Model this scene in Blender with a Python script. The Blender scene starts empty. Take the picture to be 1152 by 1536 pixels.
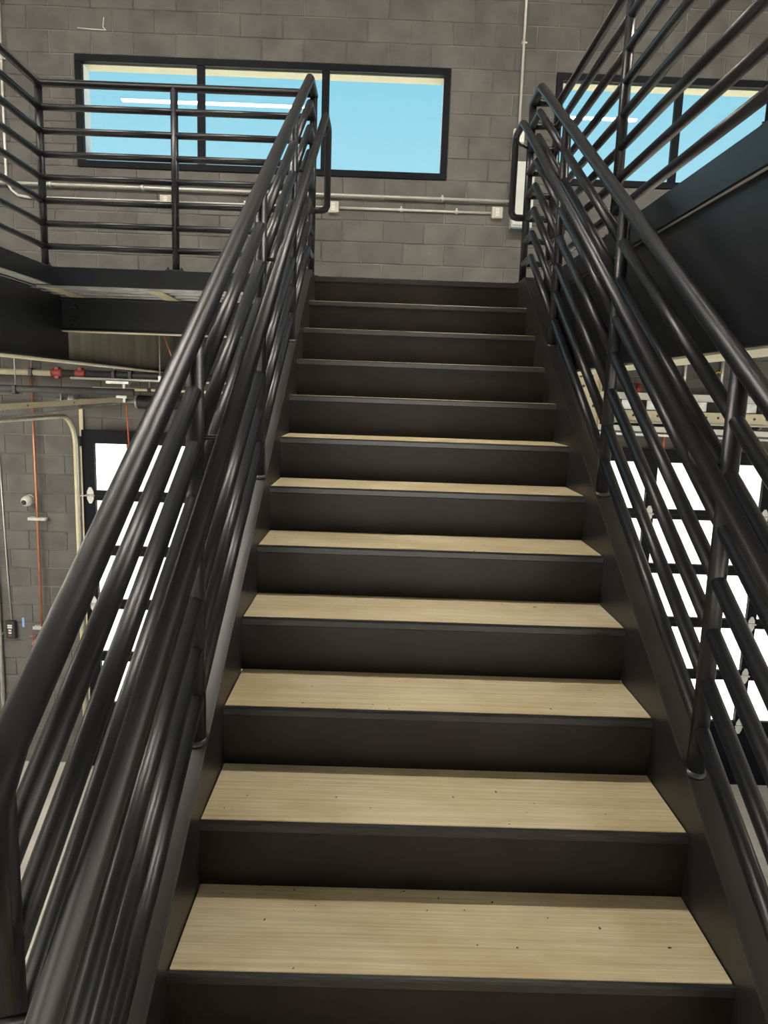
import bpy, bmesh, math, random
from mathutils import Vector, Matrix

random.seed(4)
scene = bpy.context.scene
C = scene.collection

# ------------------------------------------------------------------ camera
def camera():
    yaw, pitch, roll = 0.01091, -0.16194, 0.03475
    f = Vector((math.sin(yaw)*math.cos(pitch), math.cos(yaw)*math.cos(pitch), math.sin(pitch)))
    r = Vector((math.cos(yaw), -math.sin(yaw), 0))
    u = r.cross(f)
    r2 = math.cos(roll)*r + math.sin(roll)*u
    u2 = -math.sin(roll)*r + math.cos(roll)*u
    cd = bpy.data.cameras.new('camera')
    cd.sensor_fit = 'VERTICAL'; cd.sensor_height = 36; cd.sensor_width = 27
    cd.lens = 1065/1536*36
    cd.clip_start = 0.02; cd.clip_end = 300
    o = bpy.data.objects.new('camera', cd); C.objects.link(o)
    m = Matrix((r2, u2, -f)).transposed().to_4x4()
    m.translation = Vector((-0.19763, -1.34169, 1.23777))
    o.matrix_world = m
    scene.camera = o
camera()

# ------------------------------------------------------------------ world and sun
def world():
    w = bpy.data.worlds.new('sky'); scene.world = w; w.use_nodes = True
    nt = w.node_tree; nt.nodes.clear()
    out = nt.nodes.new('ShaderNodeOutputWorld'); bg = nt.nodes.new('ShaderNodeBackground')
    tc = nt.nodes.new('ShaderNodeTexCoord'); sep = nt.nodes.new('ShaderNodeSeparateXYZ')
    cr = nt.nodes.new('ShaderNodeValToRGB')
    e = cr.color_ramp.elements
    e[0].position = 0.0; e[0].color = (0.55, 0.78, 0.85, 1)
    e[1].position = 0.9; e[1].color = (0.10, 0.36, 0.68, 1)
    m = cr.color_ramp.elements.new(0.42); m.color = (0.195, 0.51, 0.65, 1)
    nt.links.new(tc.outputs['Generated'], sep.inputs[0])
    nt.links.new(sep.outputs['Z'], cr.inputs[0])
    nt.links.new(cr.outputs[0], bg.inputs[0]); bg.inputs[1].default_value = 1.0
    nt.links.new(bg.outputs[0], out.inputs[0])
world()
sd = bpy.data.lights.new('sun', 'SUN'); sd.energy = 30; sd.angle = 0.0093; sd.color = (1.0, 0.95, 0.86)
so = bpy.data.objects.new('sun', sd); C.objects.link(so)
so.rotation_euler = Vector((-0.74, 0.10, -0.66)).to_track_quat('-Z', 'Y').to_euler()   # from the right, a little behind the viewer
LAMP = 215.0      # radiance of the ceiling strips

vs = scene.view_settings
vs.view_transform = 'Standard'; vs.look = 'None'; vs.exposure = 0.5; vs.gamma = 1.0; vs.use_curve_mapping = False
scene.cycles.use_denoising = True
scene.cycles.max_bounces = 8; scene.cycles.diffuse_bounces = 4; scene.cycles.glossy_bounces = 4
scene.cycles.transparent_max_bounces = 12
scene.cycles.sample_clamp_indirect = 6

# ------------------------------------------------------------------ materials
def material(name, base, rough=0.5, metal=0.0, spec=0.5, var=0.0, vscale=6.0, stretch=(1, 1, 1), bump=0.0, bscale=80.0, island=0.0, base2=None):
    m = bpy.data.materials.new(name); m.use_nodes = True
    nt = m.node_tree; b = nt.nodes['Principled BSDF']
    b.inputs['Roughness'].default_value = rough; b.inputs['Metallic'].default_value = metal
    b.inputs['Specular IOR Level'].default_value = spec
    b.inputs['Base Color'].default_value = (*base, 1)
    geo = nt.nodes.new('ShaderNodeNewGeometry')
    mp = nt.nodes.new('ShaderNodeMapping'); mp.inputs['Scale'].default_value = stretch
    nt.links.new(geo.outputs['Position'], mp.inputs[0])
    if var or base2:
        n = nt.nodes.new('ShaderNodeTexNoise'); n.inputs['Scale'].default_value = vscale; n.inputs['Detail'].default_value = 5
        nt.links.new(mp.outputs[0], n.inputs['Vector'])
        r = nt.nodes.new('ShaderNodeValToRGB')
        lo = base2 if base2 else tuple(c*(1-var) for c in base)
        hi = base if base2 else tuple(min(1, c*(1+var)) for c in base)
        r.color_ramp.elements[0].position = 0.32; r.color_ramp.elements[0].color = (*lo, 1)
        r.color_ramp.elements[1].position = 0.68; r.color_ramp.elements[1].color = (*hi, 1)
        nt.links.new(n.outputs[0], r.inputs[0])
        src = r.outputs[0]
        if island:
            hsv = nt.nodes.new('ShaderNodeHueSaturation')
            mr = nt.nodes.new('ShaderNodeMapRange'); mr.inputs[3].default_value = 1-island; mr.inputs[4].default_value = 1+island
            oi = nt.nodes.new('ShaderNodeObjectInfo'); ad = nt.nodes.new('ShaderNodeMath'); ad.operation = 'ADD'
            fr = nt.nodes.new('ShaderNodeMath'); fr.operation = 'FRACT'
            nt.links.new(geo.outputs['Random Per Island'], ad.inputs[0]); nt.links.new(oi.outputs['Random'], ad.inputs[1])
            nt.links.new(ad.outputs[0], fr.inputs[0]); nt.links.new(fr.outputs[0], mr.inputs[0])
            nt.links.new(mr.outputs[0], hsv.inputs['Value']); nt.links.new(src, hsv.inputs['Color']); src = hsv.outputs[0]
        nt.links.new(src, b.inputs['Base Color'])
    if bump:
        n2 = nt.nodes.new('ShaderNodeTexNoise'); n2.inputs['Scale'].default_value = bscale; n2.inputs['Detail'].default_value = 4
        nt.links.new(mp.outputs[0], n2.inputs['Vector'])
        bp = nt.nodes.new('ShaderNodeBump'); bp.inputs['Strength'].default_value = bump; bp.inputs['Distance'].default_value = 0.002
        nt.links.new(n2.outputs[0], bp.inputs['Height']); nt.links.new(bp.outputs[0], b.inputs['Normal'])
    return m

def glass_material(name, tint, ior=1.5):
    m = bpy.data.materials.new(name); m.use_nodes = True
    nt = m.node_tree; nt.nodes.clear()
    out = nt.nodes.new('ShaderNodeOutputMaterial'); mix = nt.nodes.new('ShaderNodeMixShader')
    tr = nt.nodes.new('ShaderNodeBsdfTransparent'); tr.inputs[0].default_value = (*tint, 1)
    gl = nt.nodes.new('ShaderNodeBsdfGlossy'); gl.inputs['Roughness'].default_value = 0.0
    fr = nt.nodes.new('ShaderNodeFresnel'); fr.inputs[0].default_value = ior
    nt.links.new(fr.outputs[0], mix.inputs[0]); nt.links.new(tr.outputs[0], mix.inputs[1]); nt.links.new(gl.outputs[0], mix.inputs[2])
    nt.links.new(mix.outputs[0], out.inputs[0])
    return m

def emit_material(name, col, s):
    m = bpy.data.materials.new(name); m.use_nodes = True
    nt = m.node_tree; nt.nodes.clear()
    out = nt.nodes.new('ShaderNodeOutputMaterial'); e = nt.nodes.new('ShaderNodeEmission')
    e.inputs[0].default_value = (*col, 1); e.inputs[1].default_value = s
    nt.links.new(e.outputs[0], out.inputs[0])
    return m

def tread_material():
    m = bpy.data.materials.new('cream_woodgrain_tread'); m.use_nodes = True
    nt = m.node_tree; b = nt.nodes['Principled BSDF']; b.inputs['Roughness'].default_value = 0.55
    b.inputs['Specular IOR Level'].default_value = 0.3
    geo = nt.nodes.new('ShaderNodeNewGeometry')
    def noise(scale, stretch, detail=6):
        mp = nt.nodes.new('ShaderNodeMapping'); mp.inputs['Scale'].default_value = stretch
        nt.links.new(geo.outputs['Position'], mp.inputs[0])
        n = nt.nodes.new('ShaderNodeTexNoise'); n.inputs['Scale'].default_value = scale; n.inputs['Detail'].default_value = detail
        n.inputs['Roughness'].default_value = 0.65
        nt.links.new(mp.outputs[0], n.inputs['Vector']); return n
    g = noise(7, (0.30, 22, 22))
    r = nt.nodes.new('ShaderNodeValToRGB'); e = r.color_ramp.elements
    e[0].position = 0.28; e[0].color = (0.53, 0.44, 0.285, 1)
    e[1].position = 0.62; e[1].color = (0.74, 0.65, 0.44, 1)
    nt.links.new(g.outputs[0], r.inputs[0])
    p = noise(3.0, (1, 1.6, 1.6), 3)                      # broad tan patches
    r2 = nt.nodes.new('ShaderNodeValToRGB'); e = r2.color_ramp.elements
    e[0].position = 0.35; e[0].color = (0.86, 0.80, 0.70, 1); e[1].position = 0.6; e[1].color = (1, 1, 1, 1)
    nt.links.new(p.outputs[0], r2.inputs[0])
    mx = nt.nodes.new('ShaderNodeMixRGB'); mx.blend_type = 'MULTIPLY'; mx.inputs[0].default_value = 1
    nt.links.new(r.outputs[0], mx.inputs[1]); nt.links.new(r2.outputs[0], mx.inputs[2])
    s = noise(34, (1, 1, 1), 2)                           # dark specks of dirt
    r3 = nt.nodes.new('ShaderNodeValToRGB'); e = r3.color_ramp.elements
    e[0].position = 0.265; e[0].color = (0.12, 0.08, 0.05, 1); e[1].position = 0.285; e[1].color = (1, 1, 1, 1)
    nt.links.new(s.outputs[0], r3.inputs[0])
    mx2 = nt.nodes.new('ShaderNodeMixRGB'); mx2.blend_type = 'MULTIPLY'; mx2.inputs[0].default_value = 1
    nt.links.new(mx.outputs[0], mx2.inputs[1]); nt.links.new(r3.outputs[0], mx2.inputs[2])
    nt.links.new(mx2.outputs[0], b.inputs['Base Color'])
    bp = nt.nodes.new('ShaderNodeBump'); bp.inputs['Strength'].default_value = 0.25; bp.inputs['Distance'].default_value = 0.001
    nt.links.new(g.outputs[0], bp.inputs['Height']); nt.links.new(bp.outputs[0], b.inputs['Normal'])
    return m

M = dict(
    steel=material('black_painted_pipe', (0.007, 0.0075, 0.0095), 0.37, 0.0, 0.42, var=0.15, vscale=9),
    plate=material('black_painted_plate', (0.014, 0.0135, 0.013), 0.40, 0.0, 0.45, var=0.35, vscale=5, bump=0.08, bscale=120),
    riser=material('dark_brown_riser_plate', (0.0145, 0.0118, 0.0098), 0.40, 0.0, 0.25, var=0.3, vscale=4, bump=0.08, bscale=90),
    nosing=material('worn_black_nosing', (0.030, 0.028, 0.027), 0.33, 0.0, 0.6, base2=(0.012, 0.012, 0.012), vscale=30, stretch=(0.6, 3, 3), bump=0.15, bscale=60),
    beam=material('dark_painted_beam', (0.011, 0.012, 0.015), 0.32, 0.0, 0.45, var=0.2, vscale=4, bump=0.05, bscale=25),
    tread=tread_material(),
    block=material('grey_concrete_block', (0.150, 0.145, 0.133), 0.9, 0, 0.2, base2=(0.106, 0.102, 0.095), vscale=5, bump=0.6, bscale=70, island=0.09),
    mortar=material('grey_mortar', (0.26, 0.25, 0.225), 0.95, 0, 0.1, base2=(0.09, 0.087, 0.080), vscale=2.2, bump=0.5, bscale=60),
    concrete=material('grey_concrete', (0.60, 0.58, 0.53), 0.8, 0, 0.2, var=0.12, vscale=2, bump=0.3, bscale=30),
    wallpaint=material('plain_grey_wall', (0.30, 0.29, 0.27), 0.9, 0, 0.2, var=0.08, vscale=2),
    ceiling=material('pale_ceiling_deck', (0.50, 0.49, 0.46), 0.7, 0, 0.3, var=0.06, vscale=2),
    frame=material('black_window_frame', (0.007, 0.008, 0.011), 0.5, 0, 0.10, var=0.15),
    cream=material('cream_paint', (0.70, 0.62, 0.44), 0.6, 0, 0.3, var=0.08, vscale=9),
    jamb=material('pale_grey_jamb', (0.50, 0.52, 0.54), 0.6, 0, 0.3, var=0.05),
    galv=material('galvanised_steel', (0.55, 0.55, 0.53), 0.42, 0.7, 0.5, var=0.18, vscale=12, bump=0.05),
    emt=material('conduit_steel', (0.62, 0.60, 0.56), 0.40, 0.45, 0.5, var=0.08, vscale=15),
    white=material('white_paint', (0.72, 0.71, 0.66), 0.5, 0, 0.4, var=0.05, vscale=10),
    greypaint=material('light_grey_enclosure', (0.55, 0.57, 0.54), 0.45, 0, 0.4, var=0.05, vscale=6),
    copper=material('copper_pipe', (0.55, 0.24, 0.15), 0.40, 0.6, 0.5, var=0.15, vscale=10),
    red=material('red_fitting', (0.26, 0.04, 0.03), 0.45, 0, 0.5, var=0.2, vscale=20),
    orange=material('orange_cord', (0.62, 0.16, 0.06), 0.7, 0, 0.2, var=0.1, vscale=20),
    yellow=material('yellow_tag', (0.72, 0.45, 0.04), 0.5, 0, 0.4, var=0.1, vscale=20),
    tape=material('blue_tape', (0.22, 0.40, 0.75), 0.7, 0, 0.2, var=0.08, vscale=30),
    blackplastic=material('black_plastic', (0.022, 0.022, 0.024), 0.45, 0, 0.5, var=0.1, vscale=20),
    iron=material('black_iron_pipe', (0.030, 0.030, 0.031), 0.5, 0.2, 0.5, var=0.2, vscale=8),
    greypipe=material('dark_grey_pipe', (0.12, 0.12, 0.12), 0.5, 0.2, 0.5, var=0.15, vscale=8),
    bracket=material('blue_grey_bracket', (0.14, 0.17, 0.22), 0.45, 0.3, 0.5, var=0.1, vscale=20),
    stucco=material('white_stucco', (0.78, 0.76, 0.70), 0.9, 0, 0.1, var=0.05, vscale=3, bump=0.4, bscale=20),
    pave=material('pale_concrete_paving', (0.62, 0.60, 0.55), 0.9, 0, 0.1, var=0.08, vscale=1.0),
    glass=glass_material('clear_glass', (0.93, 0.96, 0.96)),
    lens=emit_material('lit_lamp_lens', (1.0, 0.94, 0.84), LAMP),
    fill_lens_right=emit_material('right_fill_light_glow', (1.0, 0.94, 0.84), 30.0),  # glow of the added fill lights, right side
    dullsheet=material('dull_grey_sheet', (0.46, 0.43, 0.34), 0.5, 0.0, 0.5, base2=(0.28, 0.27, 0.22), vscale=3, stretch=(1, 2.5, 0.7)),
    liner=material('cream_head_lining', (0.36, 0.33, 0.23), 0.7, 0, 0.2, var=0.05),
    coverplate=material('cream_grey_cover', (0.50, 0.48, 0.41), 0.5, 0, 0.4, var=0.05, vscale=10),
    fill_lens_left=emit_material('left_fill_light_glow', (1.0, 0.94, 0.84), 190.0),  # glow of the added fill lights, left side
    chalk=material('white_chalk', (0.75, 0.74, 0.70), 0.9, 0, 0.1, var=0.1, vscale=40),
    yellowpaint=material('yellow_bollard_paint', (0.75, 0.55, 0.05), 0.5, 0, 0.4, var=0.08, vscale=6),
)

# ------------------------------------------------------------------ mesh helpers
class MB:
    def __init__(s): s.v = []; s.f = []; s.sm = []
    def add(s, vs, fs, smooth=False):
        o = len(s.v); s.v += [tuple(p) for p in vs]
        for f in fs: s.f.append([o+i for i in f]); s.sm.append(smooth)
        return s
    def box(s, x0, x1, y0, y1, z0, z1):
        return s.add([(x0,y0,z0),(x1,y0,z0),(x1,y1,z0),(x0,y1,z0),(x0,y0,z1),(x1,y0,z1),(x1,y1,z1),(x0,y1,z1)],
                     [(0,3,2,1),(4,5,6,7),(0,1,5,4),(1,2,6,5),(2,3,7,6),(3,0,4,7)])
    def cbox(s, x0, x1, y0, y1, z0, z1, c=0.004):
        """box whose edges are chamfered by c"""
        bm = bmesh.new()
        r = bmesh.ops.create_cube(bm, size=1)
        for v in bm.verts:
            v.co = Vector(((x0+x1)/2 + v.co.x*(x1-x0), (y0+y1)/2 + v.co.y*(y1-y0), (z0+z1)/2 + v.co.z*(z1-z0)))
        bmesh.ops.bevel(bm, geom=list(bm.edges), offset=c, segments=1, affect='EDGES', profile=0.5)
        bm.verts.index_update()
        s.add([v.co[:] for v in bm.verts], [[v.index for v in f.verts] for f in bm.faces]); bm.free()
        return s
    def prism_x(s, pts, x0, x1):
        """polygon of (y, z) points extruded along x"""
        n = len(pts)
        return s.add([(x0, y, z) for y, z in pts] + [(x1, y, z) for y, z in pts],
                     [list(range(n))[::-1] if x1 > x0 else list(range(n)), [n+i for i in range(n)] if x1 > x0 else [n+i for i in range(n)][::-1]]
                     + [[i, (i+1) % n, n+(i+1) % n, n+i] for i in range(n)])
    def tube(s, pts, r, n=14, caps=True):
        pts = [Vector(p) for p in pts]; rings = []
        d0 = (pts[1]-pts[0]).normalized()
        a = Vector((0, 0, 1)) if abs(d0.z) < 0.9 else Vector((1, 0, 0))
        u = a.cross(d0).normalized(); w = d0.cross(u).normalized()
        vecs = [math.cos(2*math.pi*k/n)*u + math.sin(2*math.pi*k/n)*w for k in range(n)]
        prev = d0
        for i, p in enumerate(pts):
            if i == 0: rings.append([p+v*r for v in vecs]); continue
            d = (p-pts[i-1]).normalized()
            q = prev.rotation_difference(d)
            vecs = [q @ v for v in vecs] if i > 1 else vecs
            prev = d
            if i < len(pts)-1:
                b = (d + (pts[i+1]-p).normalized()).normalized()
                rings.append([p + v*r - d*((v*r).dot(b)/d.dot(b)) for v in vecs])
            else: rings.append([p+v*r for v in vecs])
        o = len(s.v)
        for rg in rings: s.v += [tuple(v) for v in rg]
        for i in range(len(rings)-1):
            for k in range(n):
                s.f.append([o+i*n+k, o+i*n+(k+1) % n, o+(i+1)*n+(k+1) % n, o+(i+1)*n+k]); s.sm.append(True)
        if caps:
            s.f.append([o+k for k in range(n)][::-1]); s.sm.append(False)
            e = o+(len(rings)-1)*n
            s.f.append([e+k for k in range(n)]); s.sm.append(False)
        return s
    def lathe(s, c, axis, prof, n=20):
        """profile of (distance along axis, radius) turned about axis through c"""
        ax = Vector(axis).normalized(); c = Vector(c)
        a = Vector((0, 0, 1)) if abs(ax.z) < 0.9 else Vector((1, 0, 0))
        u = a.cross(ax).normalized(); w = ax.cross(u)
        o = len(s.v); m = len(prof)
        for t, r in prof:
            for k in range(n):
                s.v.append(tuple(c + ax*t + (math.cos(2*math.pi*k/n)*u + math.sin(2*math.pi*k/n)*w)*max(r, 1e-4)))
        for i in range(m-1):
            for k in range(n):
                s.f.append([o+i*n+k, o+i*n+(k+1) % n, o+(i+1)*n+(k+1) % n, o+(i+1)*n+k]); s.sm.append(True)
        s.f.append([o+k for k in range(n)][::-1]); s.sm.append(False)
        s.f.append([o+(m-1)*n+k for k in range(n)]); s.sm.append(False)
        return s
    def mesh(s, name, mat):
        me = bpy.data.meshes.new(name); me.from_pydata(s.v, [], s.f)
        me.polygons.foreach_set('use_smooth', s.sm)
        me.materials.append(M[mat]); me.update()
        return me
    def build(s, name, mat, parent=None, label=None):
        o = bpy.data.objects.new(name, s.mesh(name, mat)); C.objects.link(o)
        if parent is not None: put(o, parent)
        if label: o['label'] = label
        return o

def put(o, parent):
    o.parent = parent
    if parent.type == 'EMPTY': o.matrix_parent_inverse = Matrix.Translation(-parent.location)

def tag(o, label, cat, group=None):
    o['label'] = label; o['category'] = cat
    if group: o['group'] = group
    return o
def thing(name, loc, label, cat, group=None):
    e = bpy.data.objects.new(name, None); e.location = loc; e.empty_display_size = 0.1; C.objects.link(e)
    return tag(e, label, cat, group)
def struct(o, label=None):
    o['kind'] = 'structure'
    if label: o['label'] = label
    return o
def sempty(name, loc, label=None):
    e = bpy.data.objects.new(name, None); e.location = loc; e.empty_display_size = 0.1; C.objects.link(e)
    return struct(e, label)
def arc(c, r, a0, a1, n, plane):
    """points of a circular arc; plane 'yz' or 'xz'"""
    out = []
    for i in range(n+1):
        a = math.radians(a0+(a1-a0)*i/n)
        out.append((c[0], c[1]+r*math.cos(a), c[2]+r*math.sin(a)) if plane == 'yz' else (c[0]+r*math.cos(a), c[1], c[2]+r*math.sin(a)))
    return out

# ------------------------------------------------------------------ dimensions
RUN, RISE = 0.2794, 0.17532
SL = RISE/RUN
HW = 0.6143                     # half the tread width
YT = 11*RUN                     # edge of the upper floor at the stair head
ZF = 11*RISE                    # upper floor
ZG = -2.95                      # ground floor
ZL = -2*RISE                    # half landing the camera stands on
YW = 6.10                       # inner face of the far wall
XL, XR = -2.18, 0.72            # edges of the floor opening
WIN = [(-3.235, 0.382, 3.355, 4.371), (1.410, 5.027, 3.355, 4.371)]
DOOR = [(-3.215, 0.455), (1.445, 5.115)]
DTOP = 0.79

# ------------------------------------------------------------------ room shell
def wall_with_openings(x0, x1, z0, z1, y0, y1, holes, mb):
    xs = sorted({x0, x1, *[h[0] for h in holes], *[h[1] for h in holes]})
    zs = sorted({z0, z1, *[h[2] for h in holes], *[h[3] for h in holes]})
    for i in range(len(xs)-1):
        for k in range(len(zs)-1):
            cx, cz = (xs[i]+xs[i+1])/2, (zs[k]+zs[k+1])/2
            if any(h[0] < cx < h[1] and h[2] < cz < h[3] for h in holes): continue
            mb.box(xs[i], xs[i+1], y0, y1, zs[k], zs[k+1])
    return mb

XA, XB, YB, ZC = -9.0, 9.0, -6.5, 6.7
struct(MB().box(XA-.2, XB+.2, YB-.2, YW+.20, ZG-.2, ZG).build('floor', 'concrete'), 'smooth grey concrete ground floor')
struct(MB().box(XA-.2, XB+.2, YB-.2, YW+.20, ZC, ZC+.2).build('ceiling', 'ceiling'), 'pale metal deck ceiling')
LW = [(-5.4, -1.2, 3.355, 4.371), (.2, 4.4, 3.355, 4.371)]
wl = MB(); wall_with_openings(YB, YW, ZG, ZC, 0, .2, LW, wl)
wl.v = [(XA-b, a, c) for a, b, c in wl.v]
struct(wl.build('wall_left', 'wallpaint'), 'plain grey side wall left of the stairs')
for n_, (a, b, c, d) in enumerate(LW):
    wr = sempty('window_%d' % (n_+3), (XA-.1, (a+b)/2, c), 'strip window high in the left side wall')
    f = MB()
    for q in ((a, b, d-.06, d), (a, b, c, c+.06)): f.box(XA-.08, XA-.02, q[0], q[1], q[2], q[3])
    for q in (a+.03, (2*a+b)/3, (a+2*b)/3, b-.03): f.box(XA-.08, XA-.02, q-.03, q+.03, c+.06, d-.06)
    f.build('window_frame', 'frame', wr)
    MB().box(XA-.053, XA-.047, a+.05, b-.05, c+.05, d-.05).build('pane', 'glass', wr)
struct(MB().box(XB, XB+.2, YB, YW, ZG, ZC).build('wall_right', 'wallpaint'), 'plain grey side wall right of the stairs')
holes_r = [(-8.2, -3.2, ZG, 0.7), (-2.0, 2.6, ZG, 0.7), (3.4, 8.2, ZG, 0.7)]
struct(wall_with_openings(XA, XB, ZG, ZC, YB-.2, YB, holes_r, MB()).build('wall_rear', 'wallpaint'), 'grey wall behind the stairs with wide door openings')

holes = [w for w in WIN] + [(d[0]-.035, d[1]+.035, ZG, DTOP-.06) for d in DOOR]
wall = struct(wall_with_openings(XA, XB, ZG, ZC, YW+.008, YW+.20, holes, MB()).build('wall_back', 'mortar'), 'grey concrete block wall with light mortar joints')

def blocks():
    BW, BH, J = 0.4064, 0.2032, 0.010
    cells = []
    r0 = int(math.floor((ZG-3.355)/BH)); r1 = int(math.ceil((ZC-3.355)/BH))
    for r in range(r0, r1):
        z0, z1 = max(ZG, 3.355+r*BH), min(ZC, 3.355+(r+1)*BH)
        if z1-z0 < 0.03: continue
        ph = 0.789 if r % 2 == 0 else 0.587
        c0 = int(math.floor((XA-ph)/BW))
        for c in range(c0, c0+48):
            x0, x1 = max(XA, ph+c*BW), min(XB, ph+(c+1)*BW)
            if x1-x0 < 0.03: continue
            spans = [(x0, x1)]
            for h in holes:
                if z1 > h[2]+.02 and z0 < h[3]-.02:
                    nx = []
                    for a, b in spans:
                        if b <= h[0] or a >= h[1]: nx.append((a, b)); continue
                        if a < h[0]: nx.append((a, h[0]))
                        if b > h[1]: nx.append((h[1], b))
                    spans = nx
            for a, b in spans:
                if b-a > 0.035: cells.append((a, b, z0, z1))
    def frustum(mb, x0, x1, y0, y1, z0, z1, c=0.004):
        j = J/2
        x0 += j; x1 -= j; z0 += j; z1 -= j
        b = [(x0,y1,z0),(x1,y1,z0),(x1,y1,z1),(x0,y1,z1)]
        m = [(x0,y0+c,z0),(x1,y0+c,z0),(x1,y0+c,z1),(x0,y0+c,z1)]
        f = [(x0+c,y0,z0+c),(x1-c,y0,z0+c),(x1-c,y0,z1-c),(x0+c,y0,z1-c)]
        fs = [(8,9,10,11)]
        for k in range(4):
            n = (k+1) % 4
            fs += [(k, n, 4+n, 4+k), (4+k, 4+n, 8+n, 8+k)]
        return mb.add(b+m+f, fs)
    def score(c):
        cx, cz = (c[0]+c[1])/2, (c[2]+c[3])/2
        if c[1]-c[0] < 0.1: return 50
        if -4.55 < cx < -3.2 and -2.3 < cz < 1.3: return 0 + abs(cz)*0.01
        if 1.92 < cz < 5.15 and -4.35 < cx < 4.1: return 1 + (abs(cx+0.8)*0.1 if cx < 1.6 else 2+cx*.1)
        return 60
    order = sorted(cells, key=score)
    shared = {}
    rest = MB()
    for i, c in enumerate(order):
        if i < 298 and score(c) < 50:
            key = (round(c[1]-c[0], 3), round(c[3]-c[2], 3))
            if key not in shared:
                shared[key] = frustum(MB(), 0, c[1]-c[0], 0, 0.03, 0, c[3]-c[2]).mesh('block', 'block')
            o = bpy.data.objects.new('block', shared[key]); C.objects.link(o)
            o.location = (c[0], YW + random.uniform(-.0012, .0012), c[2]); o.parent = wall
        else:
            frustum(rest, c[0], c[1], YW, YW+.03, c[2], c[3])
    o = rest.build('block_courses', 'block', wall); o['kind'] = 'stuff'
blocks()

# strip windows
def window(n, w):
    x0, x1, z0, z1 = w
    root = sempty('window_%d' % n, ((x0+x1)/2, YW+.06, z0), ['wide black framed strip window above the left landing rails', 'wide black framed strip window behind the right guard rails'][n-1])
    fy0, fy1 = YW-.012, YW+.05
    f = MB(); t = .062
    f.cbox(x0, x1, fy0, fy1, z1-t, z1, .004); f.cbox(x0, x1, fy0, fy1, z0, z0+t, .004)
    f.cbox(x0, x0+t, fy0, fy1, z0+t, z1-t, .004); f.cbox(x1-t, x1, fy0, fy1, z0+t, z1-t, .004)
    f.build('window_frame', 'frame', root)
    W3 = (x1-x0)/3
    ms = [x0+W3, x0+2*W3]
    for m in ms: MB().cbox(m-.036, m+.036, fy0+.01, fy1, z0+t, z1-t, .004).build('mullion', 'frame', root)
    ed = [x0+t, ms[0]-.036, ms[0]+.036, ms[1]-.036, ms[1]+.036, x1-t]
    for k in range(3):
        MB().box(ed[2*k]-.005, ed[2*k+1]+.005, YW+.026, YW+.032, z0+t-.005, z1-t+.005).build('pane', 'glass', root)
    MB().box(x0+.03, x1-.03, fy1, YW+.195, z1-.07, z1-.05).build('head_liner', 'liner', root, 'cream painted head lining')
    MB().box(x0+.03, x0+.06, fy1, YW+.195, z0+.03, z1-.07).build('jamb_liner', 'jamb', root)
    MB().box(x1-.06, x1-.03, fy1, YW+.195, z0+.03, z1-.07).build('jamb_liner', 'jamb', root)
    MB().box(x0+.03, x1-.03, fy1, YW+.22, z0+.02, z0+.05).build('sill', 'jamb', root)
for i, w in enumerate(WIN): window(i+1, w)

# glazed overhead doors
def overhead_door(n, d):
    x0, x1 = d
    y0, y1 = YW-.085, YW-.035
    root = sempty('door_%d' % n, ((x0+x1)/2, YW-.06, ZG), ['black framed glazed overhead door beside the copper pipe', 'black framed glazed overhead door behind the right stair railing'][n-1])
    joints = [DTOP, 0.11, -0.477, -1.063, -1.650, -2.236, ZG+.015]
    nb = 3; bw = (x1-x0)/nb; st = .05
    for k in range(6):
        zt, zb = joints[k]-.002, joints[k+1]+.002
        s = MB()
        rt = .135 if k == 0 else .05
        s.box(x0-.045, x1+.045, y0, y1, zt-rt, zt); s.box(x0-.045, x1+.045, y0, y1, zb, zb+.05)
        for b in range(nb+1):
            xa = x0+b*bw-st; xb = x0+b*bw+st
            if b == 0: xa, xb = x0-.045, x0+.08
            if b == nb: xa, xb = x1-.08, x1+.045
            s.box(xa, xb, y0, y1, zb+.05, zt-rt)
        sec = s.build('section', 'frame', root)
        for b in range(nb):
            xa = x0+b*bw+(.08 if b == 0 else st); xb = x0+(b+1)*bw-(.08 if b == nb-1 else st)
            if k == 5: MB().box(xa, xb, y0+.015, y0+.03, zb+.05, zt-rt).build('solid_panel', 'frame', sec)
            else: MB().box(xa-.004, xb+.004, y0+.02, y0+.027, zb+.046, zt-rt+.004).build('pane', 'glass', sec)
    hm = None
    for k in range(1, 6):
        for b in range(nb+1):
            hx = x0+b*bw + (.03 if b == 0 else -.03 if b == nb else 0)
            if hm is None:
                h = MB()
                for sgn in (1, -1):
                    a = [(-.034, sgn*.012), (.034, sgn*.012), (.034, sgn*.04), (.012, sgn*.085), (-.012, sgn*.085), (-.034, sgn*.04)]
                    if sgn < 0: a = a[::-1]
                    h.add([(x, -.006, z) for x, z in a] + [(x, 0, z) for x, z in a],
                          [list(range(6)), list(range(11, 5, -1))] + [[i, 6+i, 6+(i+1) % 6, (i+1) % 6] for i in range(6)])
                h.tube([(-.045, -.012, 0), (.045, -.012, 0)], .011, 8)
                hm = h.mesh('hinge', 'white')
            o = bpy.data.objects.new('hinge', hm); C.objects.link(o)
            o.location = (hx, y0, joints[k]); put(o, root)
    MB().box(x0+.07, x1-.07, YW+.15, YW+.19, ZG, ZG+.06).build('bottom_seal', 'blackplastic', root)
for i, d in enumerate(DOOR): overhead_door(i+1, d)

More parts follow.
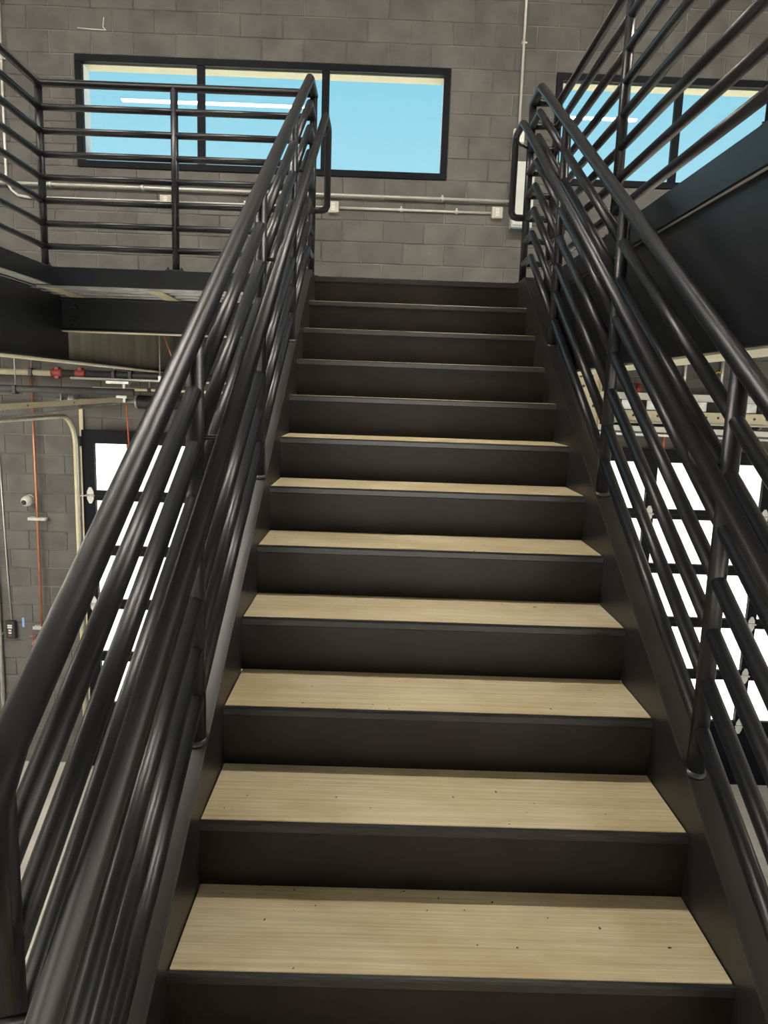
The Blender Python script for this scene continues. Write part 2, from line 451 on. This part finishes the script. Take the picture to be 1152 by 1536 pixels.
# outside
struct(MB().box(-40, 40, YW+.20, 60, ZG-.15, ZG-.02).build('ground_outside', 'pave'), 'sunlit pale paving outside the doors')
struct(MB().box(-40, 40, -60, YB-.2, ZG-.15, ZG-.02).build('ground_behind', 'pave'), 'sunlit pale paving behind the building')
def outside_building():
    root = sempty('wall_outside', (0, 14, ZG), 'white stucco building across the yard')
    b = MB(); b.box(-30, 30, 14, 20, ZG-.02, 1.6); b.box(-30.1, 30.1, 13.9, 20.1, 1.6, 1.75); b.build('body', 'stucco', root)
    for r in range(10):
        MB().box(-30, 30, 13.985, 14, ZG+.45*r+.40, ZG+.45*r+.41).build('course_line', 'pave', root)
outside_building()
bo = thing('bollard', (-2.62, 7.2, ZG), 'yellow bollard standing outside the glazed door', 'bollard')
MB().lathe((-2.62, 7.2, ZG-.02), (0, 0, 1), [(0, .085), (1.05, .085), (1.10, .07), (1.12, .03)]).build('post', 'yellowpaint', bo)
MB().lathe((-2.62, 7.2, ZG-.02), (0, 0, 1), [(0, .14), (.03, .14), (.035, .10)]).build('base_collar', 'concrete', bo)

# upper floor with its steel deck
fl = MB()
fl.box(XA, XB, YT+.012, YW, ZF-.10, ZF); fl.box(XA, XL-.012, YB, YT+.012, ZF-.10, ZF); fl.box(XR+.012, XB, YB, YT+.012, ZF-.10, ZF)
uf = struct(fl.build('floor_upper', 'concrete'), 'grey concrete upper floor around the stair opening')
ribs = MB(); y = YT+.045
while y < YW-.05:
    ribs.box(XA+.1, XB-.1, y, y+.045, ZF-.116, ZF-.10); y += .135
MB().box(XA+.1, XB-.1, YT+.013, YW-.01, ZF-.102, ZF-.0995).build('flute_shade', 'beam', uf)  # dark sheet standing in for the shade in the flutes between ribs
ribs.build('deck_ribs', 'galv', uf)['kind'] = 'stuff'
struct(MB().cbox(XL-.01, -.705, YT, YT+.012, ZF-.105, ZF+.002, .002).build('trim_1', 'beam'), 'dark steel edge plate of the landing left of the stair head')
struct(MB().cbox(XL-.012, XL, -6.4, YT+.012, ZF-.105, ZF+.002, .002).build('trim_2', 'beam'), 'dark steel floor edge plate under the left guardrail')
struct(MB().cbox(XR, XR+.012, -6.4, YT+.012, ZF-.105, ZF+.002, .002).build('trim_3', 'beam'), 'dark blue steel floor edge plate under the right guardrail')

# steel beams under the upper floor
def girder(label, xw, y0, y1, fa, fb_):
    """plate girder along y; flanges reach from xw+fa to xw+fb_"""
    root = thing('steel_girder', (xw, (y0+y1)/2, 1.395), label, 'beam')
    MB().box(xw-.006, xw+.006, y0, y1, 1.405, ZF-.105).build('web', 'beam', root)
    MB().cbox(xw+fa, xw+fb_, y0, y1, 1.393, 1.407, .002).build('bottom_flange', 'beam', root)
    MB().box(xw+fa+.006, xw+fb_-.006, y0, y1, 1.386, 1.393).build('soffit_plate', 'cream', root, 'cream plate under the flange')
    MB().cbox(xw+fa*.5, xw+fb_*.5, y0, y1, ZF-.112, ZF-.101, .002).build('top_flange', 'beam', root)
    return root
gl_ = girder('deep dark steel girder under the left floor edge', -2.335, -6.4, YW-.01, -.085, .085)
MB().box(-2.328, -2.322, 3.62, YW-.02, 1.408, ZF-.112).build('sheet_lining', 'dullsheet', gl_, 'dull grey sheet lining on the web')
gr_ = girder('deep dark steel girder under the right floor edge', 0.751, -6.4, YW-.01, -.006, .16)
fb = thing('steel_beam', (-.6, 3.55, 1.59), 'black steel cross beam under the landing edge with two bolts', 'beam')
MB().box(-2.325, .744, 3.530, 3.542, 1.602, 1.795).build('web', 'beam', fb)
MB().cbox(-2.325, .744, 3.500, 3.572, 1.594, 1.604, .002).build('bottom_flange', 'beam', fb)
MB().box(-2.32, .74, 3.503, 3.569, 1.587, 1.594).build('soffit_plate', 'cream', fb)
MB().cbox(-2.325, .744, 3.500, 3.572, 1.795, 1.806, .002).build('top_flange', 'beam', fb)
for z in (1.745, 1.672):
    MB().lathe((-2.235, 3.530, z), (0, -1, 0), [(0, .019), (.006, .019), (.008, .011), (.02, .011)], 10).build('bolt', 'beam', fb)
for i, x in enumerate((-2.20, -1.58, -.96, .3)):
    s = MB(); s.cbox(x-.045, x+.045, 3.09, 6.05, 1.8065, 1.8115, .001)
    tag(s.build('floor_joist', 'cream'), 'cream primed joist flange resting across the black cross beam', 'joist', 'joists over the cross beam')

# ------------------------------------------------------------------ the staircase
def staircase():
    root = thing('staircase', (0, -.7, ZL), 'black steel staircase with cream wood-grain treads', 'staircase')
    for s in (-1, 1):
        a, b = s*HW, s*(HW+.088)
        ya = -.72
        top = lambda y: SL*y+.105
        bot = lambda y: SL*y-.235
        pts = [(ya, ZL), (ya, top(ya)), (2.93, top(2.93)), (YT+.06, ZF+.015), (YT+.06, ZF+.002), (YT, ZF), (YT, bot(YT)), (ya+.55, ZL)]
        MB().prism_x(pts, a, b).build('stringer', 'plate', root)
        # thin raised inner lip that catches the light
        MB().prism_x([(ya, top(ya)-.004), (ya, top(ya)+.0015), (2.93, top(2.93)+.0015), (2.93, top(2.93)-.004)], s*(HW-.0015), s*(HW+.004)).build('edge_bead', 'nosing', root)
    for k in range(-1, 12):
        y, z = k*RUN, k*RISE
        MB().box(-HW, HW, y+.008, y+.014, z-RISE, z-.026).build('riser', 'riser', root)
        if k < 11:
            n = MB()
            n.prism_x([(y+.007, z-.026), (y+.003, z-.023), (y+.002, z-.005), (y+.0045, z-.0005), (y+.012, z+.0005), (y+.0145, z-.004), (y+.0145, z-.026)], -HW, HW)
            n.build('nosing', 'nosing', root)
            MB().cbox(-HW+.002, HW-.002, y+.0145, y+RUN+.007, z-.022, z+.002, .0015).build('tread', 'tread', root)
            MB().box(-HW, HW, y+.0145, y+RUN+.008, z-.038, z-.022).build('tread_pan', 'plate', root)
        else:
            MB().cbox(-HW-.09, HW+.09, y+.002, y+.10, z-.026, z+.003, .002).build('head_nosing', 'nosing', root)
    return root
staircase()

# half landing under the viewer
ld = MB(); ld.box(-.75, .75, -2.6, -2*RUN+.01, ZL-.06, ZL); lo_ = struct(ld.build('floor_landing', 'concrete'), 'concrete half landing at the foot of the stairs')
for x in (-.66, .66):
    for y in (-2.5, -.7):
        tag(MB().cbox(x-.05, x+.05, y-.05, y+.05, ZG, ZL-.06, .004).build('support_post', 'plate'), 'square black steel post under the half landing', 'post', 'posts under the half landing')

# ------------------------------------------------------------------ railings
NR = 8; GAP = .1292; ZTOP = ZF+1.0285      # eight rails, top rail centre height on the floors
OFF = ZTOP - SL*2.92                        # top rail height above the nosing line
RP, RT = .0220, .0192
def stair_railing(s, ys, label):
    X = s*.642
    root = thing('stair_railing', (X, ys[0], SL*ys[0]+.105), label, 'railing')
    yl = 3.14
    for y in ys:
        MB().tube([(X, y, SL*y+.104), (X, y, SL*y+OFF-.006)], RP, 16).build('post', 'steel', root)
        pr = [(0, .030), (.004, .028), (.010, RP)]
        MB().lathe((X, y, SL*y+.098), (0, -SL*.35, 1), pr, 14).build('weld', 'nosing', root)
    pl = MB().tube([(X, yl, ZF), (X, yl, ZTOP-.004)], RP, 16).build('post', 'steel', root)
    MB().cbox(X-.05, X+.05, yl-.05, yl+.05, ZF, ZF+.010, .003).build('base_plate', 'steel', root)
    yb = ys[0]
    # the top rail turns down into the lowest post
    MB().tube([(X, yb-.03, SL*yb+OFF-.30)] + [(X, yb-.03, SL*yb+OFF-.09), (X, yb-.018, SL*yb+OFF-.035), (X, yb+.035, SL*(yb+.035)+OFF), (X, 2.905, SL*2.905+OFF), (X, 2.94, ZTOP), (X, yl+RP, ZTOP)], RP+.002, 18).build('top_rail', 'steel', root)
    for i in range(1, NR):
        o = OFF-i*GAP; z = ZTOP-i*GAP
        for a, b in zip(ys[:-1], ys[1:]):
            MB().tube([(X, a, SL*a+o), (X, b, SL*b+o)], RT, 14).build('rail', 'steel', root)
        a = ys[-1]
        MB().tube([(X, a, SL*a+o), (X, 2.92, z), (X, yl, z)], RT, 14).build('rail', 'steel', root)
    # inner handrail on hooked brackets
    XH = s*.552; H = .938; zh = SL*2.92+H
    h = MB().tube([(XH, -.80, SL*-.80+H), (XH, 2.90, SL*2.90+H), (XH, 2.935, zh), (XH, 3.10, zh), (XH, 3.125, zh-.008), (XH, 3.135, zh-.035), (XH, 3.135, 2.345), (XH+s*.01, 3.137, 2.325), (XH+s*.03, yl, 2.318), (X, yl, 2.318)], .0195, 16).build('handrail', 'steel', root)
    for y in list(ys):
        yy = y+(.02 if y > 0 else -.045); z = SL*yy+H
        MB().tube([(XH, yy, z-.012), (XH, yy, z-.045), (XH+s*.012, yy, z-.062), (XH+s*.03, yy, z-.068), (X, yy-.02, z-.068)], .0065, 8).build('bracket', 'steel', h)
    MB().tube([(XH, 3.06, zh-.012), (XH, 3.06, zh-.05), (XH+s*.015, 3.065, zh-.066), (X, yl, zh-.068)], .0065, 8).build('bracket', 'steel', h)
    return root
stair_railing(-1, [-.555, .385, 1.315, 2.215], 'black pipe stair railing with handrail beside the left guardrail')
stair_railing(1, [-.600, .345, 1.285, 2.250], 'black pipe stair railing with handrail beside the deep right girder')

def guardrail(label, corner, run_x, ys, xs_posts, ys_posts):
    """corner (x, y); run_x = x where the cross run ends; ys = y where the side run ends"""
    cx, cy = corner
    root = thing('guardrail', (cx, cy, ZF), label, 'railing')
    for (x, y) in [(cx, cy)] + [(p, cy) for p in xs_posts] + [(cx, p) for p in ys_posts]:
        MB().tube([(x, y, ZF), (x, y, ZTOP-.004)], RP, 16).build('post', 'steel', root)
        p = MB().cbox(x-.055, x+.055, y-.045, y+.045, ZF, ZF+.010, .003).build('base_plate', 'steel', root)
        for sx in (-.04, .04):
            MB().lathe((x+sx, y-.03, ZF+.010), (0, 0, 1), [(0, .009), (.008, .009), (.010, .005), (.016, .005)], 8).build('bolt', 'steel', p)
    for i in range(NR):
        z = ZTOP-i*GAP; r = RP if i == 0 else RT
        stops = sorted([cx, run_x] + xs_posts)
        if i == 0:
            MB().tube([(run_x, cy, z), (cx, cy, z), (cx, ys, z)], r, 16).build('top_rail', 'steel', root); continue
        for a, b in zip(stops[:-1], stops[1:]): MB().tube([(a, cy, z), (b, cy, z)], r, 14).build('rail', 'steel', root)
        st = sorted([cy, ys] + ys_posts)
        for a, b in zip(st[:-1], st[1:]): MB().tube([(cx, a, z), (cx, b, z)], r, 14).build('rail', 'steel', root)
    return root
guardrail('black pipe guardrail turning a corner along the left floor edge', (-2.237, 3.125), -.66, -6.0, [-1.452], [1.90, .66, -.6, -1.9, -3.2, -4.6])
guardrail('black pipe guardrail along the right floor edge above the blue plate', (.790, 3.125), .66, -6.0, [], [1.885, .615, -.62, -1.82, -3.1, -4.5])

# ------------------------------------------------------------------ things on the far wall
def conduit(label, pts, r=.012, straps=(), name='conduit', mat='emt'):
    root = thing(name, pts[0], label, 'conduit')
    MB().tube(pts, r, 12).build('tube', mat, root)
    for (p, ax) in straps:
        x, y, z = p
        if ax == 'x': MB().lathe((x-.02, y, z), (1, 0, 0), [(0, r*1.3), (.04, r*1.3)], 12).build('coupling', mat, root); \
            MB().cbox(x-.008, x+.008, y, YW-.002, z-.02, z+.035, .001).build('strap', 'galv', root)
        else: MB().lathe((x, y, z-.02), (0, 0, 1), [(0, r*1.3), (.04, r*1.3)], 12).build('coupling', mat, root); \
            MB().cbox(x-.02, x+.035, y, YW-.002, z-.008, z+.008, .001).build('strap', 'galv', root)
    return root
cy = YW-.018
conduit('long thin grey conduit crossing the block wall above the socket boxes', [(-6, cy-.03, 3.172), (1.02, cy-.03, 3.172)], .013, [((-3.5, cy-.03, 3.172), 'x'), ((-2.6, cy-.03, 3.172), 'x'), ((.35, cy-.03, 3.172), 'x')])
conduit('grey conduit bending from the wall corner to the first socket box', [(-3.915, cy, 6.6), (-3.935, cy, 3.25), (-3.925, cy, 3.18), (-3.89, cy, 3.11), (-3.83, cy, 3.065), (-3.74, cy, 3.05), (-2.43, cy, 3.055)], .013, [((-3.925, cy, 4.30), 'z'), ((-3.932, cy, 3.45), 'z')])
conduit('short grey conduit between the first and second socket boxes', [(-2.31, cy, 3.055), (-.78, cy, 3.060)], .012, [((-1.6, cy, 3.057), 'x')])
conduit('short grey conduit between the second and third socket boxes', [(-.66, cy, 3.060), (.84, cy, 3.063)], .012, [((-.05, cy, 3.061), 'x'), ((.5, cy, 3.062), 'x')])
conduit('vertical grey conduit dropping to the small wall box', [(1.058, cy, 6.6), (1.070, cy, 3.84)], .013, [((1.064, cy, 4.62), 'z')])
def socket_box(x, z, label):
    root = thing('socket_box', (x, YW, z), label, 'socket')
    MB().cbox(x-.055, x+.055, YW-.045, YW, z-.055, z+.055, .006).build('box_body', 'emt', root)
    c = MB().cbox(x-.052, x+.052, YW-.051, YW-.045, z-.052, z+.052, .003).build('cover', 'coverplate', root)
    MB().cbox(x-.018, x+.018, YW-.055, YW-.051, z-.036, z+.036, .002).build('receptacle', 'white', c)
    for dz in (-.018, .018):
        for dx in (-.007, .007): MB().box(x+dx-.0015, x+dx+.0015, YW-.0555, YW-.0548, z+dz-.006, z+dz+.006).build('slot', 'blackplastic', c)
    for dx in (-.045, .045):
        for dz in (-.045, .045): MB().lathe((x+dx, YW-.051, z+dz), (0, -1, 0), [(0, .007), (.004, .006)], 8).build('screw', 'galv', c)
socket_box(-2.373, 3.06, 'cream socket box on the wall behind the left guardrail')
socket_box(-.722, 3.06, 'cream socket box on the wall beside the left handrail end')
socket_box(.900, 3.065, 'cream socket box on the wall beside the tall grey panel')
pb = thing('electrical_panel', (1.13, YW, 2.93), 'tall narrow light grey electrical panel on the block wall', 'panel')
MB().cbox(1.03, 1.235, YW-.12, YW, 2.915, 3.525, .004).build('enclosure', 'greypaint', pb)
MB().cbox(1.036, 1.229, YW-.132, YW-.12, 2.935, 3.52, .004).build('panel_door', 'greypaint', pb)
MB().cbox(1.20, 1.215, YW-.142, YW-.132, 3.20, 3.27, .002).build('latch', 'blackplastic', pb)
MB().cbox(1.03, 1.235, YW-.125, YW-.0, 2.900, 2.915, .002).build('bottom_trim', 'bracket', pb)
jb = thing('junction_box', (1.065, YW, 3.70), 'small white wall box under the vertical conduit', 'box')
MB().cbox(1.015, 1.12, YW-.06, YW, 3.71, 3.84, .005).build('box_body', 'white', jb)
MB().cbox(1.018, 1.117, YW-.066, YW-.06, 3.713, 3.837, .003).build('cover', 'white', jb)
ck = MB(); ck.tube([(-3.20, YW-.002, 4.600), (-3.05, YW-.002, 4.592), (-2.93, YW-.002, 4.590), (-2.955, YW-.002, 4.615), (-2.945, YW-.002, 4.70)], .004, 6)
tag(ck.build('chalk_mark', 'chalk'), 'white chalk scrawl on the blocks above the window', 'mark')

# lower left wall: pipe, camera, keypad
cp = thing('copper_pipe', (-3.765, YW-.06, -1.6), 'thin copper pipe running down the block wall', 'pipe')
MB().tube([(-3.755, YW-.06, 1.75), (-3.765, YW-.06, -1.45)], .0135, 12).build('tube', 'copper', cp)
for z in (-.163, -1.355):
    c = MB().cbox(-3.855, -3.665, YW-.085, YW-.075, z-.018, z+.018, .004)
    c.cbox(-3.855, -3.665, YW-.045, YW-.003, z-.018, z+.018, .004)
    c.build('clamp', 'galv', cp, 'galvanised pipe clamp')
v = MB().tube([(-3.765, YW-.06, -1.45), (-3.78, YW-.07, -1.49), (-3.83, YW-.09, -1.50), (-3.85, YW-.11, -1.54)], .017, 10)
v.build('tap', 'copper', cp)
MB().lathe((-3.84, YW-.10, -1.49), (0, 0, 1), [(0, .01), (.05, .01), (.052, .032), (.062, .032), (.066, .01)], 10).build('tap_handle', 'copper', cp)
sc = thing('security_camera', (-3.82, YW, .02), 'small white dome security camera on the block wall', 'camera')
MB().lathe((-3.845, YW-.002, .035), (0, -1, 0), [(0, .055), (.03, .055), (.04, .05)], 20).build('mount', 'white', sc)
MB().lathe((-3.845, YW-.042, .035), (-.12, -1, -.18), [(0, .050), (.03, .057), (.06, .054), (.085, .043), (.095, .030)], 20).build('dome', 'white', sc)
MB().lathe((-3.857, YW-.130, .018), (-.12, -1, -.25), [(0, .029), (.010, .027), (.014, .016)], 16).build('camera_lens', 'blackplastic', sc)
kp = thing('keypad', (-4.112, YW, -1.50), 'black door control keypad with pale buttons', 'keypad')
MB().cbox(-4.165, -4.060, YW-.055, YW, -1.50, -1.300, .006).build('keypad_body', 'blackplastic', kp)
for z, w, m in ((-1.345, .05, 'white'), (-1.368, .05, 'white'), (-1.400, .032, 'white'), (-1.428, .032, 'white'), (-1.458, .032, 'red')):
    MB().cbox(-4.112-w/2, -4.112+w/2, YW-.060, YW-.055, z-.009, z+.009, .002).build('button', m, kp)
conduit('thin cable tube rising from the keypad', [(-4.11, YW-.012, -1.30), (-4.13, YW-.012, -.75), (-4.16, YW-.012, .9)], .006)
tag(MB().box(-4.005, -3.980, YW-.002, YW+.0005, -1.375, -1.270).build('tape_strip', 'tape'), 'short strip of blue tape on the block wall', 'tape')
conduit('grey conduit on the wall left of the keypad', [(-4.235, YW-.03, 1.2), (-4.24, YW-.03, -2.9)], .022, [((-4.24, YW-.03, -1.45), 'z')])

# overhead door hardware
def door_tracks(d, n):
    x0, x1 = d
    for s, x in ((-1, x0-.085), (1, x1+.085)):
        side = {(0, -1): 'beside the copper pipe', (0, 1): 'on the pier side of the left door', (1, -1): 'on the pier side of the right door', (1, 1): 'at the far right door jamb'}[(n, s)]
        root = thing('door_track', (x, YW-.14, ZG), 'cream curved overhead door track ' + side, 'door track')
        yv = YW-.14; zc = .937; R = .30
        path = [(x, 3.75, zc), (x, yv-R, zc)] + arc((x, yv-R, zc-R), R, 80, 0, 8, 'yz') + [(x, yv, ZG)]
        MB().tube(path, .024, 8).build('track', 'cream', root)
        MB().tube([(p[0]+s*.0, p[1]-.0, p[2]) if False else (p[0]-s*.02, p[1], p[2]) for p in path], .012, 6).build('track_lip', 'galv', root)
        MB().cbox(x-s*.02-.02, x-s*.02+.02, YW-.03, YW-.02, ZG, 1.00, .002).build('jamb_angle', 'cream', root)
        MB().cbox(x-.03, x+.03, YW-.12, YW-.02, .62, .72, .004).build('bracket_plate', 'bracket', root)
        for z in (.11, -.477, -1.063, -1.65, -2.236):
            MB().tube([(x+.0, yv, z), (x-s*.14, YW-.09, z)], .008, 8).build('roller_stem', 'galv', root)
for i, d in enumerate(DOOR): door_tracks(d, i)

def torsion(d, label):
    x0, x1 = d; y, z = YW-.30, 1.095
    root = thing('torsion_spring', ((x0+x1)/2, y, z), label, 'spring')
    MB().tube([(x0-.2, y, z), (x1+.2, y, z)], .014, 10).build('shaft', 'galv', root)
    xa, xb = x0+.62, (x0+x1)/2+.3
    prof = []; t = 0
    while t < xb-xa:
        prof += [(t, .062), (t+.008, .070), (t+.016, .062)]; t += .018
    MB().lathe((xa, y, z), (1, 0, 0), prof, 16).build('coil', 'iron', root)
    for x in (xa-.03, xb):
        MB().lathe((x, y, z), (1, 0, 0), [(0, .04), (.01, .072), (.03, .072), (.035, .04)], 16).build('cone', 'galv', root)
    for x in (x0-.12, (x0+x1)/2, x1+.12):
        MB().cbox(x-.004, x+.004, y-.06, YW-.003, z-.06, z+.07, .002).build('bearing_plate', 'galv', root)
    for x in (x0-.05, x1+.0):
        MB().lathe((x, y, z), (1, 0, 0), [(0, .065), (.01, .05), (.05, .05), (.06, .065)], 16).build('cable_drum', 'galv', root)
torsion(DOOR[0], 'black torsion spring on a shaft over the left door')
torsion(DOOR[1], 'black torsion spring on a shaft over the right door')

def pipe_run(name, label, cat, pts, r, mat, fittings=(), hangers=()):
    root = thing(name, pts[0], label, cat)
    MB().tube(pts, r, 14).build('tube', mat, root)
    for x, m in fittings:
        y, z = pts[0][1], pts[0][2]
        MB().lathe((x-.05, y, z), (1, 0, 0), [(0, r*1.05), (.01, r*1.28), (.09, r*1.28), (.10, r*1.05)], 14).build('coupling', m, root)
        MB().cbox(x-.02, x+.02, y-.03, y+.03, z-r*1.6, z+r*1.6, .003).build('coupling_bolt', m, root)
    for x in hangers:
        y, z = pts[0][1], pts[0][2]
        MB().cbox(x-.02, x+.02, y-r*1.25, y+r*1.25, z-r*1.25, z+r*1.25, .006).build('clamp', 'iron', root)
        MB().tube([(x, y, z), (x, y, ZF-.12)], .006, 6).build('hanger_rod', 'galv', root)
    return root
pipe_run('sprinkler_pipe', 'black sprinkler main with red couplings under the left girder', 'pipe', [(-3.30, 5.62, 1.350), (-.6, 5.62, 1.350)], .034, 'iron', [(-3.30, 'red'), (-3.08, 'red')], [-2.757, -2.60])
pipe_run('sprinkler_pipe', 'cream sprinkler pipe left of the red couplings', 'pipe', [(-7.5, 5.62, 1.348), (-3.36, 5.62, 1.345)], .030, 'cream', [(-4.6, 'red')], [-3.55])
pipe_run('sprinkler_pipe', 'dark grey pipe under the left girder', 'pipe', [(-7.5, 5.40, 1.180), (-2.50, 5.40, 1.190)], .033, 'greypipe', [], [-3.6])
conduit('thin white conduit below the black sprinkler pipe', [(-3.15, 5.55, 1.305), (-.8, 5.55, 1.305)], .012)
pipe_run('conduit', 'thin cream conduit above the torsion spring', 'conduit', [(-3.0, 5.70, 1.215), (-.8, 5.70, 1.215)], .013, 'cream', [], [-2.45, -1.2])
jn = thing('strut_bracket', (-2.70, 5.55, 1.20), 'small galvanised strut bracket beside the sprinkler pipe', 'bracket')
MB().cbox(-2.80, -2.58, 5.50, 5.56, 1.262, 1.292, .003).build('strut', 'galv', jn)
MB().cbox(-2.64, -2.615, 5.50, 5.53, 1.09, 1.262, .002).build('drop_leg', 'galv', jn)
MB().cbox(-2.70, -2.60, 5.49, 5.50, 1.13, 1.165, .002).build('foot', 'galv', jn)
ob = thing('opener_rail', (-2.74, 5.82, 1.155), 'cream perforated opener rail sloping over the left door', 'rail')
def bar(mb, a, b, w, h):
    a, b = Vector(a), Vector(b); d = (b-a).normalized(); sx = Vector((0, 0, 1)).cross(d).normalized(); up = d.cross(sx)
    vs = [p + sx*i*w/2 + up*j*h/2 for p in (a, b) for i, j in ((-1, -1), (1, -1), (1, 1), (-1, 1))]
    return mb.add(vs, [(3, 2, 1, 0), (4, 5, 6, 7), (0, 1, 5, 4), (1, 2, 6, 5), (2, 3, 7, 6), (3, 0, 4, 7)])
A, B = Vector((-2.741, 5.72, 1.115)), Vector((-3.42, 2.9, 1.00))
bar(MB(), A, B, .03, .046).build('rail', 'cream', ob)
bar(MB(), A+Vector((0, 0, -.04)), B+Vector((0, 0, -.11)), .012, .012).build('chain', 'galv', ob)
for t in (.25, .45, .62, .8):
    p = A.lerp(B, t)+Vector((.0165, 0, 0)); MB().lathe(p, (1, 0, 0), [(0, .009), (.002, .009)], 8).build('rivet', 'iron', ob)
cd_ = thing('pull_cord', (-2.72, 5.85, .65), 'red emergency pull cord hanging over the left door', 'cord')
MB().tube([(-2.735, 5.85, 1.12), (-2.725, 5.85, .92), (-2.715, 5.85, .66)], .007, 8).build('rope', 'orange', cd_)
MB().cbox(-2.735, -2.695, 5.83, 5.87, .625, .668, .004).build('handle', 'red', cd_)
MB().cbox(-2.76, -2.71, 5.83, 5.87, 1.08, 1.12, .004).build('clip', 'red', cd_)
rd = thing('hanger_rods', (-2.2, 5.3, 1.32), 'pair of thin steel hanger rods below the black cross beam', 'rod')
rd.name = 'hanger_rod'
MB().tube([(-2.222, 5.3, ZF-.14), (-2.224, 5.3, 1.30)], .007, 8).build('rod', 'galv', rd)
MB().tube([(-2.215, 5.33, ZF-.14), (-2.09, 5.33, 1.43)], .009, 8).build('brace', 'copper', rd)
MB().cbox(-2.238, -2.208, 5.285, 5.315, 1.29, 1.35, .003).build('clevis', 'galv', rd)

# right of the stairs, over the right door
for x, lab in ((2.93, 'slim grey wall conduit over the right door beside the pier'), (3.31, 'slim grey wall conduit over the right door, middle of three'), (3.585, 'slim grey wall conduit over the right door beside the yellow tag')):
    conduit(lab, [(x, YW-.03, 1.36), (x-.01, YW-.03, 1.78)], .020)
hr = thing('header_strut', (3.2, 5.8, 1.33), 'white steel strut over the right door', 'strut')
s = MB(); s.cbox(1.5, 5.2, 5.78, 5.82, 1.345, 1.357, .002); s.cbox(1.5, 5.2, 5.78, 5.784, 1.30, 1.345, .001); s.cbox(1.5, 5.2, 5.78, 5.82, 1.288, 1.300, .002); s.build('channel', 'white', hr)
for k in range(14):
    x = 1.75+k*.25
    MB().cbox(x-.05, x+.05, 5.775, 5.781, 1.19, 1.285, .003).build('hanger_tab', 'galv', hr)
pr = thing('perforated_angle', (3.2, 5.7, 1.08), 'cream perforated steel angle over the right door', 'angle bar')
MB().cbox(1.5, 5.2, 5.70, 5.706, 1.075, 1.185, .002).build('face', 'cream', pr)
MB().cbox(1.5, 5.2, 5.65, 5.70, 1.06, 1.075, .002).build('lip', 'white', pr)
hmesh = MB().lathe((0, 0, 0), (0, -1, 0), [(0, .013), (.003, .013)], 10).mesh('hole', 'blackplastic')
for k in range(30):
    o = bpy.data.objects.new('hole', hmesh); C.objects.link(o); o.location = (1.58+k*.12, 5.70, 1.135); put(o, pr)
r2 = thing('track_support', (3.2, 5.5, .97), 'white support rail below the perforated angle', 'rail')
bar(MB(), (1.6, 5.5, 1.02), (4.6, 5.5, .985), .035, .05).build('rail', 'white', r2)
bar(MB(), (1.6, 5.48, .965), (4.6, 5.48, .93), .02, .02).build('lower_lip', 'galv', r2)
pa = thing('perforated_hanger', (1.70, 5.0, .93), 'cream perforated hanger angle beside the right stair railing', 'angle bar')
MB().cbox(1.50, 1.74, 5.0, 5.006, .90, ZF-.14, .002).build('face', 'cream', pa)
MB().cbox(1.73, 1.74, 4.95, 5.0, .90, ZF-.14, .002).build('lip', 'cream', pa)
for k in range(8):
    for x in (1.56, 1.66):
        o = bpy.data.objects.new('hole', hmesh); C.objects.link(o); o.location = (x+(.03 if k % 2 else 0), 5.0, .96+k*.085); put(o, pa)
vf = thing('sprinkler_valve', (2.36, 5.80, 1.36), 'small red sprinkler valve over the right door', 'valve')
MB().lathe((2.36, 5.80, 1.357), (0, 0, 1), [(0, .035), (.05, .035), (.06, .02), (.09, .02)], 12).build('valve_body', 'red', vf)
MB().lathe((2.36, 5.80, 1.447), (0, 0, 1), [(0, .045), (.012, .045)], 12).build('wheel', 'red', vf)
yt = thing('valve_tag', (3.21, 6.05, 1.46), 'small yellow tag hanging from a conduit over the right door', 'tag')
MB().cbox(3.185, 3.235, 6.045, 6.055, 1.48, 1.57, .004).build('tag', 'yellow', yt)
MB().tube([(3.21, 6.05, 1.57), (3.25, 6.05, 1.595), (3.292, 6.06, 1.595)], .006, 6).build('wire', 'yellow', yt)
oc = thing('pull_cord', (2.71, 5.9, .66), 'orange pull cord hanging over the right door', 'cord')
MB().tube([(2.712, 5.9, 1.05), (2.706, 5.9, .68)], .010, 8).build('rope', 'orange', oc)
MB().cbox(2.69, 2.722, 5.885, 5.915, .645, .685, .004).build('handle', 'red', oc)

# ------------------------------------------------------------------ ceiling strip lights, and fill lights added under the upper floors
def strip(x0, x1, y, z=5.6, top=ZC, lens='lens', label='long white strip light hanging from the ceiling', group='ceiling strip lights'):
    root = thing('ceiling_light', ((x0+x1)/2, y, z), label, 'light', group)
    MB().cbox(x0, x1, y-.05, y+.05, z+.012, z+.085, .006).build('housing', 'white', root)
    MB().cbox(x0+.03, x1-.03, y-.042, y+.042, z-.003, z+.012, .002).build('lamp_lens', lens, root)
    for x in (x0+.3, x1-.3): MB().tube([(x, y, z+.085), (x, y, top)], .004, 6).build('hanger_wire', 'galv', root)
for yy in (1.73,):
    for a, b in ((-8.8, -6.35), (-4.36, -1.40), (.75, 3.67), (6.35, 8.8)):
        strip(a, b, yy)
for yy in (3.2, -.4, -4.0):  # out-of-view lamps added to brighten the wall and fittings below the floor
    strip(-6.9, -4.6, yy, 1.66, ZF-.101, 'fill_lens_left', 'unseen added fill light under the left upper floor', 'added fill lights under the left upper floor')
    strip(3.6, 5.9, yy, 1.66, ZF-.101, 'fill_lens_right', 'unseen added fill light under the right upper floor', 'added fill lights under the right upper floor')
